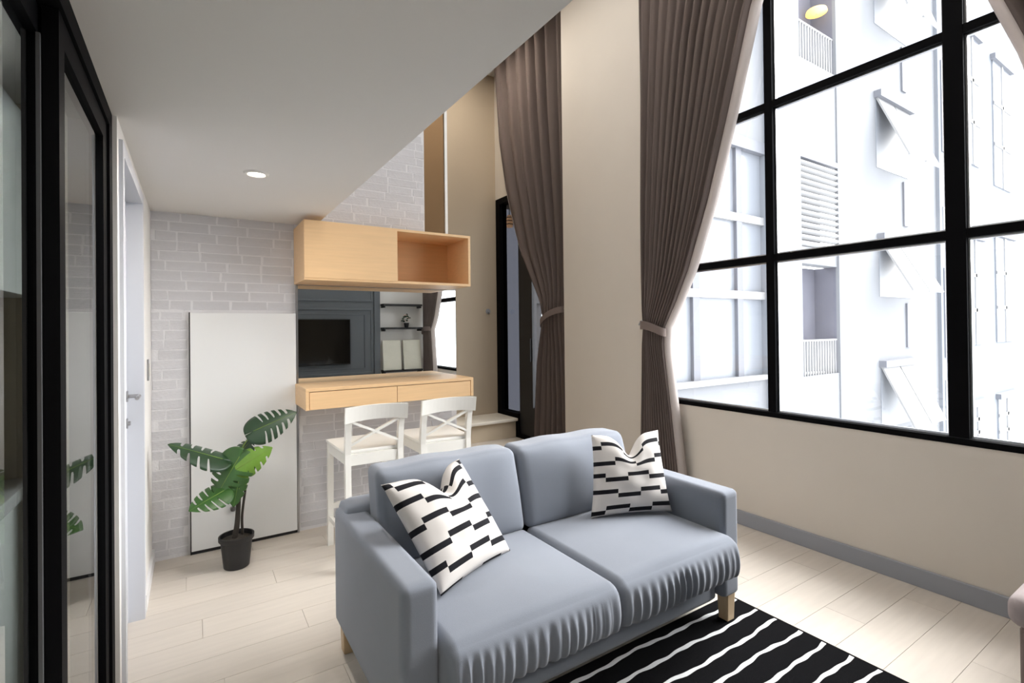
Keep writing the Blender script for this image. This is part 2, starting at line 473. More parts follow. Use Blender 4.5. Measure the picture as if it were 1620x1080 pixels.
# ------------------------------------------------------------------ balcony door
d3 = thing('door_3', (XD+.03, 5.0, 0), 'tall black framed balcony door half hidden by the curtain beside the landing', 'door', None, 'structure')
obj('door_frame', B((XD-.03, XD+.09, 5.86, 5.955, .24, 3.22), (XD-.03, XD+.09, 4.125, 4.2, 0, 3.22), (XD-.03, XD+.09, 4.2, 5.86, 3.14, 3.22), (XD-.03, XD+.09, 4.2, 5.46, 0, .05), (XD-.03, XD+.09, 5.44, 5.86, .22, .31), (XD-.03, XD+.09, 5.435, YN, 0, .22)), M_black, d3)
p = obj('door_panel', B((XD, XD+.035, 5.14, 5.44, .05, 3.14), (XD, XD+.035, 4.72, 5.14, .05, .42), (XD, XD+.035, 4.72, 5.14, 3.0, 3.14), (XD, XD+.035, 4.66, 4.72, .05, 3.14)), M_blackm, d3)
obj('glass_pane', B((XD+.03, XD+.036, 5.44, 5.86, .31, 3.14)), M_glass_dark, d3)
obj('glass_pane', B((XD+.03, XD+.036, 4.2, 4.66, .05, 3.14)), M_glass_dark, d3)
obj('pull_handle', B((XD-.02, XD, 5.16, 5.18, 1.0, 1.3), bev=.004), M_blackm, p)
obj('glass_pane', B((XD+.014, XD+.02, 4.715, 5.145, .415, 3.005)), M_glass, p)
q0, q1 = at(849, 480, 'x', 4.9), at(859, 553, 'x', 4.9)      # narrow open slot in the balcony screen wall
struct('wall_balcony', B((4.9, 5.0, 4.2, q1.y, -.3, 4.6), (4.9, 5.0, q0.y, 7.3, -.3, 4.6), (4.9, 5.0, q1.y, q0.y, -.3, q1.z), (4.9, 5.0, q1.y, q0.y, q0.z, 4.6), (3.62, 5.0, 4.2, 7.3, -.3, -.02), (3.75, 5.0, 4.2, 7.3, 3.5, 3.6)), M_balcony, 'charcoal balcony wall outside the balcony door')

p_ = at(806, 350, 'x', 4.05)  # added lantern, drawn for a warm lamp reflection in the door glass
lt_ = thing('lamp_reflection', (p_.x, p_.y, p_.z), 'small amber lantern added for a lamp reflected in the balcony door', 'lamp')
obj('shade', lathe(bmesh.new(), p_.x, p_.y, [(.05, p_.z-.09), (.055, p_.z-.05), (.055, p_.z+.05), (.03, p_.z+.09)], 16, True, True), emis('amber_shade', (255, 190, 130), 5.0), lt_, True, 40)
obj('cord', tube(bmesh.new(), [(p_.x, p_.y, p_.z+.08), (p_.x, p_.y, 3.5)], .006, 8), M_blackm, lt_)
for k in range(3): obj('band', lathe(bmesh.new(), p_.x, p_.y, [(.054, p_.z-.055+k*.05), (.059, p_.z-.052+k*.05), (.059, p_.z-.043+k*.05), (.054, p_.z-.04+k*.05)], 16, False), M_blackm, lt_)

# stair landing
st = thing('stair_flight', (3.0, 5.7, 0), 'pale stone stair landing with rounded nosing by the balcony door', 'stairs', None, 'structure')
M_step = mat('pale_step_stone', (228, 222, 210), .45, .03, 5)
M_riser = mat('beige_riser', (206, 192, 170), .6, .02, 4)
obj('riser', B((.9, XD-.035, 5.49, YN, 0, .215)), M_riser, st)
bm = B((.9, XD-.032, 5.435, YN-.002, .215, .255), bev=.012, seg=3); obj('tread', bm, M_step, st)
for k in range(4):
    x1 = 2.55-k*.25
    obj('riser', B((.9, x1-.02, 5.49, YN-.004, .255+k*.2, .255+(k+1)*.2-.03)), M_riser, st)
    obj('tread', B((.9, x1, 5.45, YN-.003, .255+(k+1)*.2-.03, .255+(k+1)*.2), bev=.008), M_step, st)

gp = thing('glass_partition', (1.7, YB+.05, 2.14), 'clear glass partition with white-painted lit edge rising above the oak wall cabinet', 'glass panel')
obj('glass_pane', B((1.605, 1.80, YB+.04, YB+.05, 2.14, ZT-.002)), M_glass_brown, gp)
obj('lit_glass_edge', B((1.80, 1.824, YB+.03, YB+.06, 2.14, ZT-.002), bev=.003), mat('white_lit_edge', (240, 240, 240), .4), gp)  # glass edge catching the light, painted as a white strip

s = thing('door_stop', (3.43, YN, 1.6), 'small round grey knob on the beige stair wall', 'knob')
obj('plate', tube(bmesh.new(), [(3.43, YN, 1.667), (3.43, YN-.01, 1.667)], .035, 20), M_grey_base, s, True, 40)
obj('knob', tube(bmesh.new(), [(3.43, YN-.008, 1.667), (3.43, YN-.04, 1.667)], [.014, .018], 16), M_grey_base, s, True, 40)

# ------------------------------------------------------------------ storage hatch below the stairs
d4 = thing('door_4', (.3, YB-.012, 0), 'plain white storage hatch set into the grey brick wall', 'door', None, 'structure')
obj('hatch_panel', B((-.016, .612, YB-.020, YB+.004, .022, 1.545), bev=.002), M_gloss, d4)
obj('shadow_gap', B((-.022, -.016, YB-.012, YB+.004, 0, 1.550), (-.016, .612, YB-.010, YB+.004, .0, .020)), M_blackm, d4)
obj('edge_strip', B((.614, .626, YB-.022, YB+.004, .0, 1.05), (.614, .626, YB-.022, YB+.004, 1.05, 1.75)), M_steel, d4)
obj('latch', tube(bmesh.new(), [(.215, YB-.02, .255), (.215, YB-.045, .255)], .016, 16), M_steel, d4, True, 40)

# downlights: a real one before the brick wall, the others added as fill
M_lamp = emis('warm_lamp', (255, 240, 220), 12)
def downlight(x, y, z, r, watt, label, group=None, col=(1, .93, .84)):
    t = thing('downlight', (x, y, z), label, 'ceiling lamp', group)
    k = r/.056
    bm = lathe(bmesh.new(), x, y, [(.036*k, z-.001), (.040*k, z-.009), (.050*k, z-.009), (.056*k, z)], 40, False)
    obj('trim_ring', bm, M_plastic, t, True, 30)
    bm = lathe(bmesh.new(), x, y, [(.037*k, z-.003), (.001, z-.003)], 40, False)
    obj('diffuser', bm, M_lamp, t)
    ld = bpy.data.lights.new('lamp_light', 'AREA'); ld.shape = 'DISK'; ld.size = .07*k; ld.energy = watt; ld.color = col
    lo = bpy.data.objects.new('lamp_light', ld); COL.objects.link(lo); lo.location = (0, 0, -.011); lo.parent = t
    return t
downlight(.26, 2.66, ZS, .056, 8, 'round recessed ceiling lamp glowing in the low ceiling before the brick wall')
downlight(.30, -.6, ZS, .056, 18, 'added recessed fill lamp in the low ceiling over the entrance hall')  # unseen lamp, added to brighten the wall that the mirror shows
downlight(-.375, 1.55, ZS, .030, 8, 'small added fill lamp between the kitchen cabinets and the sliding glass', None, (1, .98, .95))  # added lamp, brightens the kitchen behind the glass
for x, y, where in ((1.3, .9, 'above the television end of the rug'), (2.5, .9, 'above the footstool'), (1.3, 2.3, 'above the sofa end nearer the kitchen'), (2.5, 2.3, 'above the floor between sofa and window'), (2.3, 3.6, 'above the floor between desk and pier')):
    downlight(x, y, ZT, .16, 9, 'added round fill lamp in the high ceiling ' + where, 'added fill lamps in the high ceiling', (1, .97, .93))  # unseen lamps, added to lift the brightness of the tall room
downlight(2.7, 5.0, ZT, .16, 24, 'added round fill lamp in the high ceiling above the stair landing', None, (1, .90, .78))  # unseen warm lamp, added to brighten the stair nook

# ------------------------------------------------------------------ desk, mirror, wall cabinet
dk = thing('wall_desk', (1.21, YB, .91), 'wall mounted light oak bar desk with two drawers below the mirror', 'desk')
DX0, DX1, DY, DZ0, DZ1 = .605, 1.822, 3.40, .908, 1.05
obj('desk_top', B((DX0, DX1, DY, YB-.006, DZ1-.022, DZ1), bev=.002), M_oak, dk)
obj('side_panel', B((DX0, DX0+.022, DY, YB-.006, DZ0, DZ1-.022), bev=.0015), M_oak, dk)
obj('side_panel', B((DX1-.022, DX1, DY, YB-.006, DZ0, DZ1-.022), bev=.0015), M_oak, dk)
obj('bottom_panel', B((DX0+.022, DX1-.022, DY+.02, YB-.006, DZ0+.001, DZ0+.016)), M_oak, dk)
xm = (DX0+DX1)/2
for a, b in ((DX0+.025, xm-.0015), (xm+.0015, DX1-.025)):
    obj('drawer_front', B((a, b, DY+.004, DY+.022, DZ0+.002, DZ1-.026), bev=.0015), M_oak, dk)

tag(obj('mirror', B((.628, 1.872, YB-.006, YB+.002, DZ1, 1.748)), M_mirror), 'wide frameless wall mirror between oak desk and oak cabinet', 'mirror')

wc = thing('wall_cabinet', (1.21, YB, 1.75), 'light oak wall cabinet with sliding door and open compartment above the mirror', 'cabinet')
CX0, CX1, CYF, CZ0, CZ1 = .604, 1.812, 3.41, 1.752, 2.142
T = .018
obj('top_panel', B((CX0, CX1, CYF, YB-.006, CZ1-T, CZ1), bev=.001), M_oak, wc)
obj('bottom_panel', B((CX0, CX1, CYF, YB-.006, CZ0, CZ0+T), bev=.001), M_oak, wc)
obj('side_panel', B((CX0, CX0+T, CYF, YB-.006, CZ0+T, CZ1-T), bev=.001), M_oak, wc)
obj('side_panel', B((CX1-T, CX1, CYF, YB-.006, CZ0+T, CZ1-T), bev=.001), M_oak, wc)
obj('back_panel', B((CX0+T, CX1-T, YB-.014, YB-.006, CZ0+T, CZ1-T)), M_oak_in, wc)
obj('divider', B((1.205, 1.223, CYF+.03, YB-.014, CZ0+T, CZ1-T)), M_oak, wc)
obj('cabinet_door', B((CX0+.002, 1.226, CYF-.004, CYF+.014, CZ0+T-.004, CZ1-T+.016), bev=.0015), M_oak, wc)

# ------------------------------------------------------------------ bar stools
def make_stool():
    t = thing('bar_stool', (0, 0, 0), 'x', 'stool', 'white bar stools at the oak desk')
    W, D, ZSE, ZB = .39, .43, .70, .965     # local: back at y=0, seat runs to +y
    seat = softbox(-W/2, W/2, .0, D, ZSE-.028, ZSE, .012, (10, 10, 4), lambda q, a: Vector((q.x*(1+.05*a[1]), q.y, q.z-(.006*(1-a[0]**2)*(1-a[1]**2) if a[2] > 0 else 0))))
    obj('seat', seat, M_stool, t, True, 50)
    for sx in (-1, 1):
        x = sx*(W/2-.033)
        bm = bmesh.new()
        pts = [(x, -.075, 0), (x, -.015, .35), (x, .0, ZSE-.02), (x, -.02, ZSE+.12), (x, -.055, ZB-.012)]
        for i in range(4):
            bar(bm, pts[i], pts[i+1], .034, .036, (0, 1, 0))
        obj('back_leg', bm, M_stool, t)
        xf = sx*(W/2-.012)
        bm = bar(bmesh.new(), (xf, D-.03, 0), (xf-sx*.004, D-.035, ZSE-.028), .036, .036, (0, 1, 0)); obj('front_leg', bm, M_stool, t)
        bm = bar(bmesh.new(), (x, -.015, ZSE-.058), (xf-sx*.004, D-.05, ZSE-.058), .02, .06); obj('side_rail', bm, M_stool, t)
        bm = bar(bmesh.new(), (x, -.05, .18), (xf, D-.03, .18), .02, .032); obj('side_stretcher', bm, M_stool, t)
    obj('front_rail', B((-W/2+.02, W/2-.02, D-.045, D-.025, ZSE-.09, ZSE-.028)), M_stool, t)
    obj('rear_rail', B((-W/2+.045, W/2-.045, -.012, .010, ZSE-.092, ZSE-.026)), M_stool, t)
    obj('foot_rail', B((-W/2+.02, W/2-.02, D-.045, D-.02, .24, .275)), M_stool, t)
    # curved top rail
    bm = bmesh.new(); n = 14; rows = []
    for i in range(n+1):
        u = -1+2*i/n; xx = u*(W/2-.004); yy = -.048+.03*(1-u*u)-.012
        zt = ZB+.006*(1-u*u); zb = ZB-.095+.012*(1-u*u)
        rows.append([bm.verts.new(p) for p in ((xx, yy-.011, zb), (xx, yy+.011, zb), (xx, yy+.011-.018, zt), (xx, yy-.011-.018, zt))])
    for i in range(n):
        for k in range(4): bm.faces.new((rows[i][k], rows[i][(k+1) % 4], rows[i+1][(k+1) % 4], rows[i+1][k]))
    bm.faces.new(rows[0]); bm.faces.new(rows[-1][::-1])
    obj('top_rail', bm, M_stool, t)
    xa = W/2-.05
    for s in (-1, 1):
        bm = bar(bmesh.new(), (-s*xa, -.012-s*.001, ZSE+.035), (s*xa, -.036-s*.001, ZB-.09), .014, .026, (0, 1, 0)); obj('cross_brace', bm, M_stool, t)
    return t
def dup(root, loc, rotz=0, label=None):
    r = root.copy(); COL.objects.link(r); r.location = loc; r.rotation_euler = (0, 0, rotz)
    if label: r['label'] = label
    for ch in list(root.children):
        c = ch.copy(); COL.objects.link(c); c.parent = r
        for g in ch.children:
            e = g.copy(); COL.objects.link(e); e.parent = c
    return r
s1 = make_stool()
s2 = dup(s1, (1.418, 3.05, 0), math.radians(-2), 'white cross-back bar stool beside the stair landing')
s1.location = (.937, 3.05, 0); s1.rotation_euler.z = math.radians(-1)
s1['label'] = 'white cross-back bar stool beside the storage hatch and potted plant'

# ------------------------------------------------------------------ sofa
SX0, SX1, SYF, SYB = .525, 2.215, 1.44, 2.33
AT, AH = .12, .635
sf = thing('sofa', ((SX0+SX1)/2, (SYF+SYB)/2, 0), 'grey blue two seat fabric sofa with birch legs', 'sofa')
def armfn(q, a): return Vector((q.x + .006*(1-a[2]**2)*(1-a[1]**2)*(1 if a[0] > 0 else -1), q.y, q.z))
for x0 in (SX0, SX1-AT):
    obj('armrest', softbox(x0, x0+AT, SYF, SYB-.02, .135, AH, .024, (16, 36, 30), armfn), M_sofa, sf, True)
obj('back_frame', softbox(SX0+.02, SX1-.02, SYB-.16, SYB, .135, .665, .03, (30, 8, 16)), M_sofa, sf, True)
obj('seat_base', softbox(SX0+AT-.005, SX1-AT+.005, SYF+.045, SYB-.12, .115, .285, .018, (30, 16, 8)), M_sofa, sf, True)
xm = 1.355
def cushion_fn(seed, ht):
    rr = random.Random(seed); ph = [rr.uniform(0, 6.28) for _ in range(6)]
    def fn(q, a):
        q = q.copy()
        if a[2] > -.2: q.z += .022*(1-a[0]**2)*(1-a[1]**4)*max(0, a[2])
        # front face bulges and hangs in gathers
        f = max(0, -a[1]); 
        if a[1] < -.55:
            fr = (f-.55)/.45
            m_ = fr*fr*max(0, 1-(a[2]*.9+.05)**2)
            q.y -= .03*m_
            z_ = max(0, min(1, (.75-a[2])/.5))
            x = q.x
            g = -abs(math.sin(62*x+ph[0]+2.2*math.sin(9*x+ph[1])))**.6*1.5 * (.6+.4*math.sin(23*x+ph[2])) *(.7+.3*math.sin(41*x+ph[5])) + .55*math.sin(151*x+ph[3]+1.4*math.sin(17*x+ph[4])) + .7
            k = fr if a[1] > -.999 else 1
            q.y -= .0085*g*z_*k*max(0, 1-a[0]**8)
            q.z -= .010*fr*max(0, 1-abs(a[2]))
        return q
    return fn
for i, (x0, x1) in enumerate(((SX0+AT-.002, xm-.002), (xm+.002, SX1-AT+.004))):
    obj('seat_cushion', softbox(x0, x1, SYF-.065, SYB-.3, .268, .455, .036, (260, 36, 26), cushion_fn(3+i, 0)), M_sofa, sf, True)
def backfn(seed):
    rr = random.Random(seed); p1, p2 = rr.uniform(0, 6), rr.uniform(0, 6)
    def fn(q, a):
        q = q.copy()
        pf = (1-a[0]**4)*(1-a[2]**4)
        if a[1] < 0: q.y -= .045*pf*(1+.15*math.sin(5*a[0]+p1))
        q.z += .006*(1-a[0]**2)*max(0, a[2]) + .003*math.sin(7*a[0]+p2)*max(0, a[2])
        q.x *= 1 + .012*(1-abs(a[2])) - .012
        # lean back
        q.y += (q.z+.19)*.26
        return q
    return fn
for i, (x0, x1) in enumerate(((SX0+AT-.0, xm-.002), (xm+.002, SX1-AT-.0))):
    obj('back_cushion', softbox(x0, x1, 1.985, 2.145, .445, .825, .034, (40, 18, 32), backfn(11+i)), M_sofa, sf, True)
def leg(x, y, z0):
    bm = bmesh.new(); vs = box(bm, x-.03, x+.03, y-.03, y+.03, z0, .14)
    for v in vs:
        if v.co.z < .07: v.co.x = x + (v.co.x-x)*.85; v.co.y = y + (v.co.y-y)*.85
    bmesh.ops.bevel(bm, geom=bm.edges[:], offset=.003, segments=2, affect='EDGES')
    obj('leg', bm, M_leg, sf)
RUGT = .007
leg(SX1-.045, SYF+.045, RUGT); leg(SX0+.05, SYF+.045, RUGT); leg(SX1-.045, SYB-.06, 0); leg(SX0+.05, SYB-.06, 0)

# ------------------------------------------------------------------ throw pillows
def pillow(name, BL, BR, TL, TR, label, notch, thick, uvo, top_drop):
    BL, BR, TL, TR = map(Vector, (BL, BR, TL, TR))
    ex = ((BR-BL)+(TR-TL)).normalized(); ey0 = ((TL-BL)+(TR-BR)); ey = (ey0 - ex*ey0.dot(ex)).normalized(); ez = ex.cross(ey)
    bm = bmesh.new(); uvl = bm.loops.layers.uv.new('UVMap'); N = 44
    W = ((BR-BL).length+(TR-TL).length)/2; H = ((TL-BL).length+(TR-BR).length)/2
    grids = []
    for s in (1, -1):
        g = []
        for i in range(N+1):
            row = []
            for j in range(N+1):
                a, b = -1+2*i/N, -1+2*j/N
                base = (BL*(1-a)*(1-b)+BR*(1+a)*(1-b)+TL*(1-a)*(1+b)+TR*(1+a)*(1+b))/4
                dx = -.07*a*(1-b*b)*W/2*abs(a); dy = -.06*b*(1-a*a)*H/2*abs(b)
                p_ = max(0, (1-abs(a)**2.2))*max(0, (1-abs(b)**2.2))
                th = thick*p_**.5
                # chop in the top edge
                na = (a-notch)
                k = math.exp(-(na/.30)**2)*max(0, (b+.1)/1.1)**1.6
                dy -= top_drop*k
                th += -s*0 - .45*th*math.exp(-(na/.16)**2)*max(0, b)**1.0
                wr = .004*math.sin(9*a+4*b)*math.sin(7*b-3*a)*p_
                row.append((bm.verts.new(base + ex*dx + ey*dy + ez*(s*th + wr)), a, b))
            g.append(row)
        for i in range(N):
            for j in range(N):
                q = [g[i][j], g[i+1][j], g[i+1][j+1], g[i][j+1]]
                f = bm.faces.new([v[0] for v in q])
                for lp, v in zip(f.loops, q): lp[uvl].uv = (v[1]*.225+uvo[0], v[2]*.225+uvo[1])
        grids.append(g)
    bmesh.ops.remove_doubles(bm, verts=bm.verts[:], dist=1e-5)
    return tag(obj(name, bm, M_pillow, None, True), label, 'pillow', 'black and white throw pillows on the sofa')
pillow('throw_pillow', (.735, 1.63, .475), (1.135, 1.80, .475), (.595, 1.86, .835), (1.01, 2.03, .835),
       'black dashed white pillow leaning in the sofa corner nearer the kitchen glass', .12, .075, (.40, .55), .10)
pillow('throw_pillow', (1.655, 1.875, .475), (2.065, 1.715, .475), (1.735, 1.955, .865), (2.115, 1.845, .865),
       'black dashed white pillow leaning in the sofa corner below the window', .0, .075, (.33, .50), .105)

# ------------------------------------------------------------------ rug
rg = thing('rug', (1.3, .75, 0), 'black flatwoven rug with wavy white stripes in front of the sofa', 'rug')
RX0, RX1, RY0, RY1 = .42, 2.375, .22, 1.61
obj('rug_body', B((RX0, RX1, RY0, RY1, 0, RUGT-.001), bev=.0015), mat('black_wool', (10, 10, 13), .95, .15, 30, .4, 300, spec=.1), rg)
M_stripe = mat('white_wool', (226, 228, 230), .95, .05, 30, .3, 300)
for k in range(13):
    yc = 1.552 - k*.1055
    rr = random.Random(40+k); a1, a2 = rr.uniform(0, 6), rr.uniform(0, 6)
    bm = bmesh.new(); n = 90; prev = None
    for i in range(n+1):
        x = RX0+.02 + (RX1-.015-RX0-.02)*i/n
        y = yc + .006*math.sin(7*x+a1) + .004*math.sin(17*x+a2) + .0022*math.sin(53*x+a1)
        wd = .0085 + .0018*math.sin(31*x+a2)
        cur = [bm.verts.new((x, y-wd, RUGT-.0015)), bm.verts.new((x, y-wd, RUGT)), bm.verts.new((x, y+wd, RUGT)), bm.verts.new((x, y+wd, RUGT-.0015))]
        if prev:
            for q in range(3): bm.faces.new((prev[q], prev[q+1], cur[q+1], cur[q]))
        prev = cur
    obj('stripe', bm, M_stripe, rg)

# ------------------------------------------------------------------ ottoman
ot = thing('ottoman', (2.85, .33, 0), 'mole brown fabric footstool with paler top beside the rug', 'footstool')
obj('body', softbox(2.545, 3.03, .06, .55, .06, .31, .03, (12, 12, 10)), M_ottoman, ot, True)
obj('seat_pad', softbox(2.52, 3.055, .035, .575, .305, .42, .04, (20, 20, 10), lambda q, a: Vector((q.x, q.y, q.z+.012*(1-a[0]**2)*(1-a[1]**2)*max(0, a[2])))), M_ottoman_top, ot, True)
for x in (2.60, 2.97):
    for y in (.11, .50): obj('leg', lathe(bmesh.new(), x, y, [(.016, 0), (.022, .065)], 14, True, True), M_bark, ot, True, 40)

# ------------------------------------------------------------------ potted monstera
PXc, PYc = .215, 3.46
pm = thing('potted_monstera', (PXc, PYc, 0), 'artificial monstera plant in black pot in front of the white hatch', 'plant')
bm = lathe(bmesh.new(), PXc, PYc, [(.066, 0), (.070, .004), (.086, .160), (.093, .162), (.096, .166), (.097, .190), (.094, .192), (.089, .190), (.086, .165)], 40)
obj('pot', bm, M_pot, pm, True, 35)
bm = lathe(bmesh.new(), PXc, PYc, [(.087, .164), (.06, .172), (.03, .176), (.001, .178)], 32, False)
obj('soil', bm, M_soil, pm, True)
def ppx(x, y, Y=3.45): return at(x, y, 'y', Y)
def curve_pts(P, n=14):
    P = [Vector(p) for p in P]; out = []
    Q = [P[0]*2-P[1]] + P + [P[-1]*2-P[-2]]
    for i in range(1, len(Q)-2):
        for k in range(n):
            t = k/n
            out.append(.5*((2*Q[i]) + (Q[i+1]-Q[i-1])*t + (2*Q[i-1]-5*Q[i]+4*Q[i+1]-Q[i+2])*t*t + (3*Q[i]-Q[i-1]-3*Q[i+1]+Q[i+2])*t**3))
    out.append(P[-1]); return out
def stem(P, r0, r1, m):
    pts = curve_pts(P, 8); n = len(pts)-1
    return obj('stem', tube(bmesh.new(), pts, [r0+(r1-r0)*i/n for i in range(n+1)], 8), m, pm, True)
def leaf(base, tip, nrm, W, m, nl=5, depth=.55, curl=.25, droop=.15):
    base, tip, nrm = Vector(base), Vector(tip), Vector(nrm)
    ex = (tip-base); L_ = ex.length; ex.normalize(); ez = (nrm-ex*nrm.dot(ex)).normalized(); ey = ez.cross(ex)
    bm = bmesh.new(); NT, NK = 150, 6
    def pt(x, y):
        z = -curl*(abs(y)/W)**2*W - droop*L_*(max(0, x)/L_)**2 + .02*abs(y)
        return base + ex*x + ey*y + ez*z
    for s in (-1, 1):
        g = []
        for i in range(NT+1):
            t = i/NT
            xm_ = L_*(-.20+1.20*t + .0*t); ym = W*(math.sin(PI*min(1, t**.66))**.6)
            if i == NT: ym = 0
            if i == 0: ym = .02*W
            xr = L_*t**1.15
            reach = 1
            for k in range(nl):
                tc = .30 + .50*k/(nl-1) + (.015 if s > 0 else -.01)
                d = abs(t-tc)/(.021+.003*k)
                if d < 1: reach = min(reach, 1-depth*(1-d**5))
                e = abs(t-tc-.25/(nl-1))/(.25/(nl-1))
                if .05 < t < .95 and d >= 1 and e < 1: reach = min(reach, 1-.10*e**4)
            row = []
            for k in range(NK+1):
                f = k/NK*reach
                f2 = f**.9
                row.append(bm.verts.new(pt(xr+(xm_-xr)*f2 + .10*L_*f*(1-f), s*(ym*f))))
            g.append(row)
        for i in range(NT):
            for k in range(NK): bm.faces.new((g[i][k], g[i+1][k], g[i+1][k+1], g[i][k+1]))
    bmesh.ops.remove_doubles(bm, verts=bm.verts[:], dist=1e-5)
    o = obj('leaf', bm, m, pm, True)
    sol = o.modifiers.new('thick', 'SOLIDIFY'); sol.thickness = .0012
    # raised midrib
    pts = [pt(L_*t/10, 0)+ez*.001 for t in range(11)]
    r = obj('midrib', tube(bmesh.new(), pts, [.0028*(1-.08*i) for i in range(11)], 6), M_stem, o, True)
    return o
crown = ppx(372, 800)
stem([(PXc-.01, PYc-.005, .17), ppx(375, 830), ppx(377, 800), ppx(378, 760)], .017, .011, M_bark)
stem([ppx(376, 800), ppx(370, 775), ppx(366, 768, 3.42), ppx(350, 778, 3.38)], .0045, .003, M_stem)
stem([ppx(377, 790), ppx(376, 750), ppx(372, 740), ppx(352, 727, 3.42)], .0045, .003, M_stem)
stem([ppx(378, 790), ppx(379, 740), ppx(383, 710), ppx(393, 693, 3.46)], .005, .0035, M_stem)
stem([(PXc+.035, PYc+.03, .17), ppx(383, 815, 3.49), ppx(388, 775, 3.49)], .008, .007, M_bark)
stem([ppx(388, 777, 3.49), ppx(390, 750, 3.48), ppx(385, 738, 3.44), ppx(374, 742, 3.40)], .006, .0035, M_stem)
stem([ppx(377, 790), ppx(373, 765), ppx(374, 735, 3.48), ppx(372, 730, 3.47)], .0045, .003, M_stem)
stem([ppx(377, 795), ppx(381, 785), ppx(378, 772, 3.42)], .0045, .003, M_stem)
TOC = (CAM - Vector((PXc, PYc, .6))).normalized()
leaf(ppx(401, 682, 3.44), ppx(467, 651, 3.42), TOC + Vector((0, 0, .55)), .105, M_green, 5, .70, .25, .05)
leaf(ppx(352, 726, 3.42), ppx(268, 702, 3.40), TOC*.50 + Vector((0, 0, 1)), .105, M_green, 4, .72, .3, .02)
leaf(ppx(374, 742, 3.40), ppx(428, 708, 3.36), TOC*1.2 + Vector((.2, 0, .35)), .082, M_lime, 4, .45, .35, .10)
leaf(ppx(379, 722, 3.42), ppx(338, 788, 3.38), TOC + Vector((-.2, 0, .45)), .115, M_green2, 5, .6, .25, .10)
leaf(ppx(354, 776, 3.38), ppx(300, 806, 3.31), TOC*.7 + Vector((-.1, 0, .9)), .095, M_green2, 4, .78, .2, .05)
leaf(ppx(380, 742, 3.45), ppx(372, 800, 3.38), TOC + Vector((.5, 0, .3)), .075, M_green2, 4, .3, .4, .10)
leaf(ppx(375, 722, 3.50), ppx(398, 694, 3.52), TOC*.6 + Vector((-.3, 0, .9)), .085, M_green, 4, .5, .3, .05)

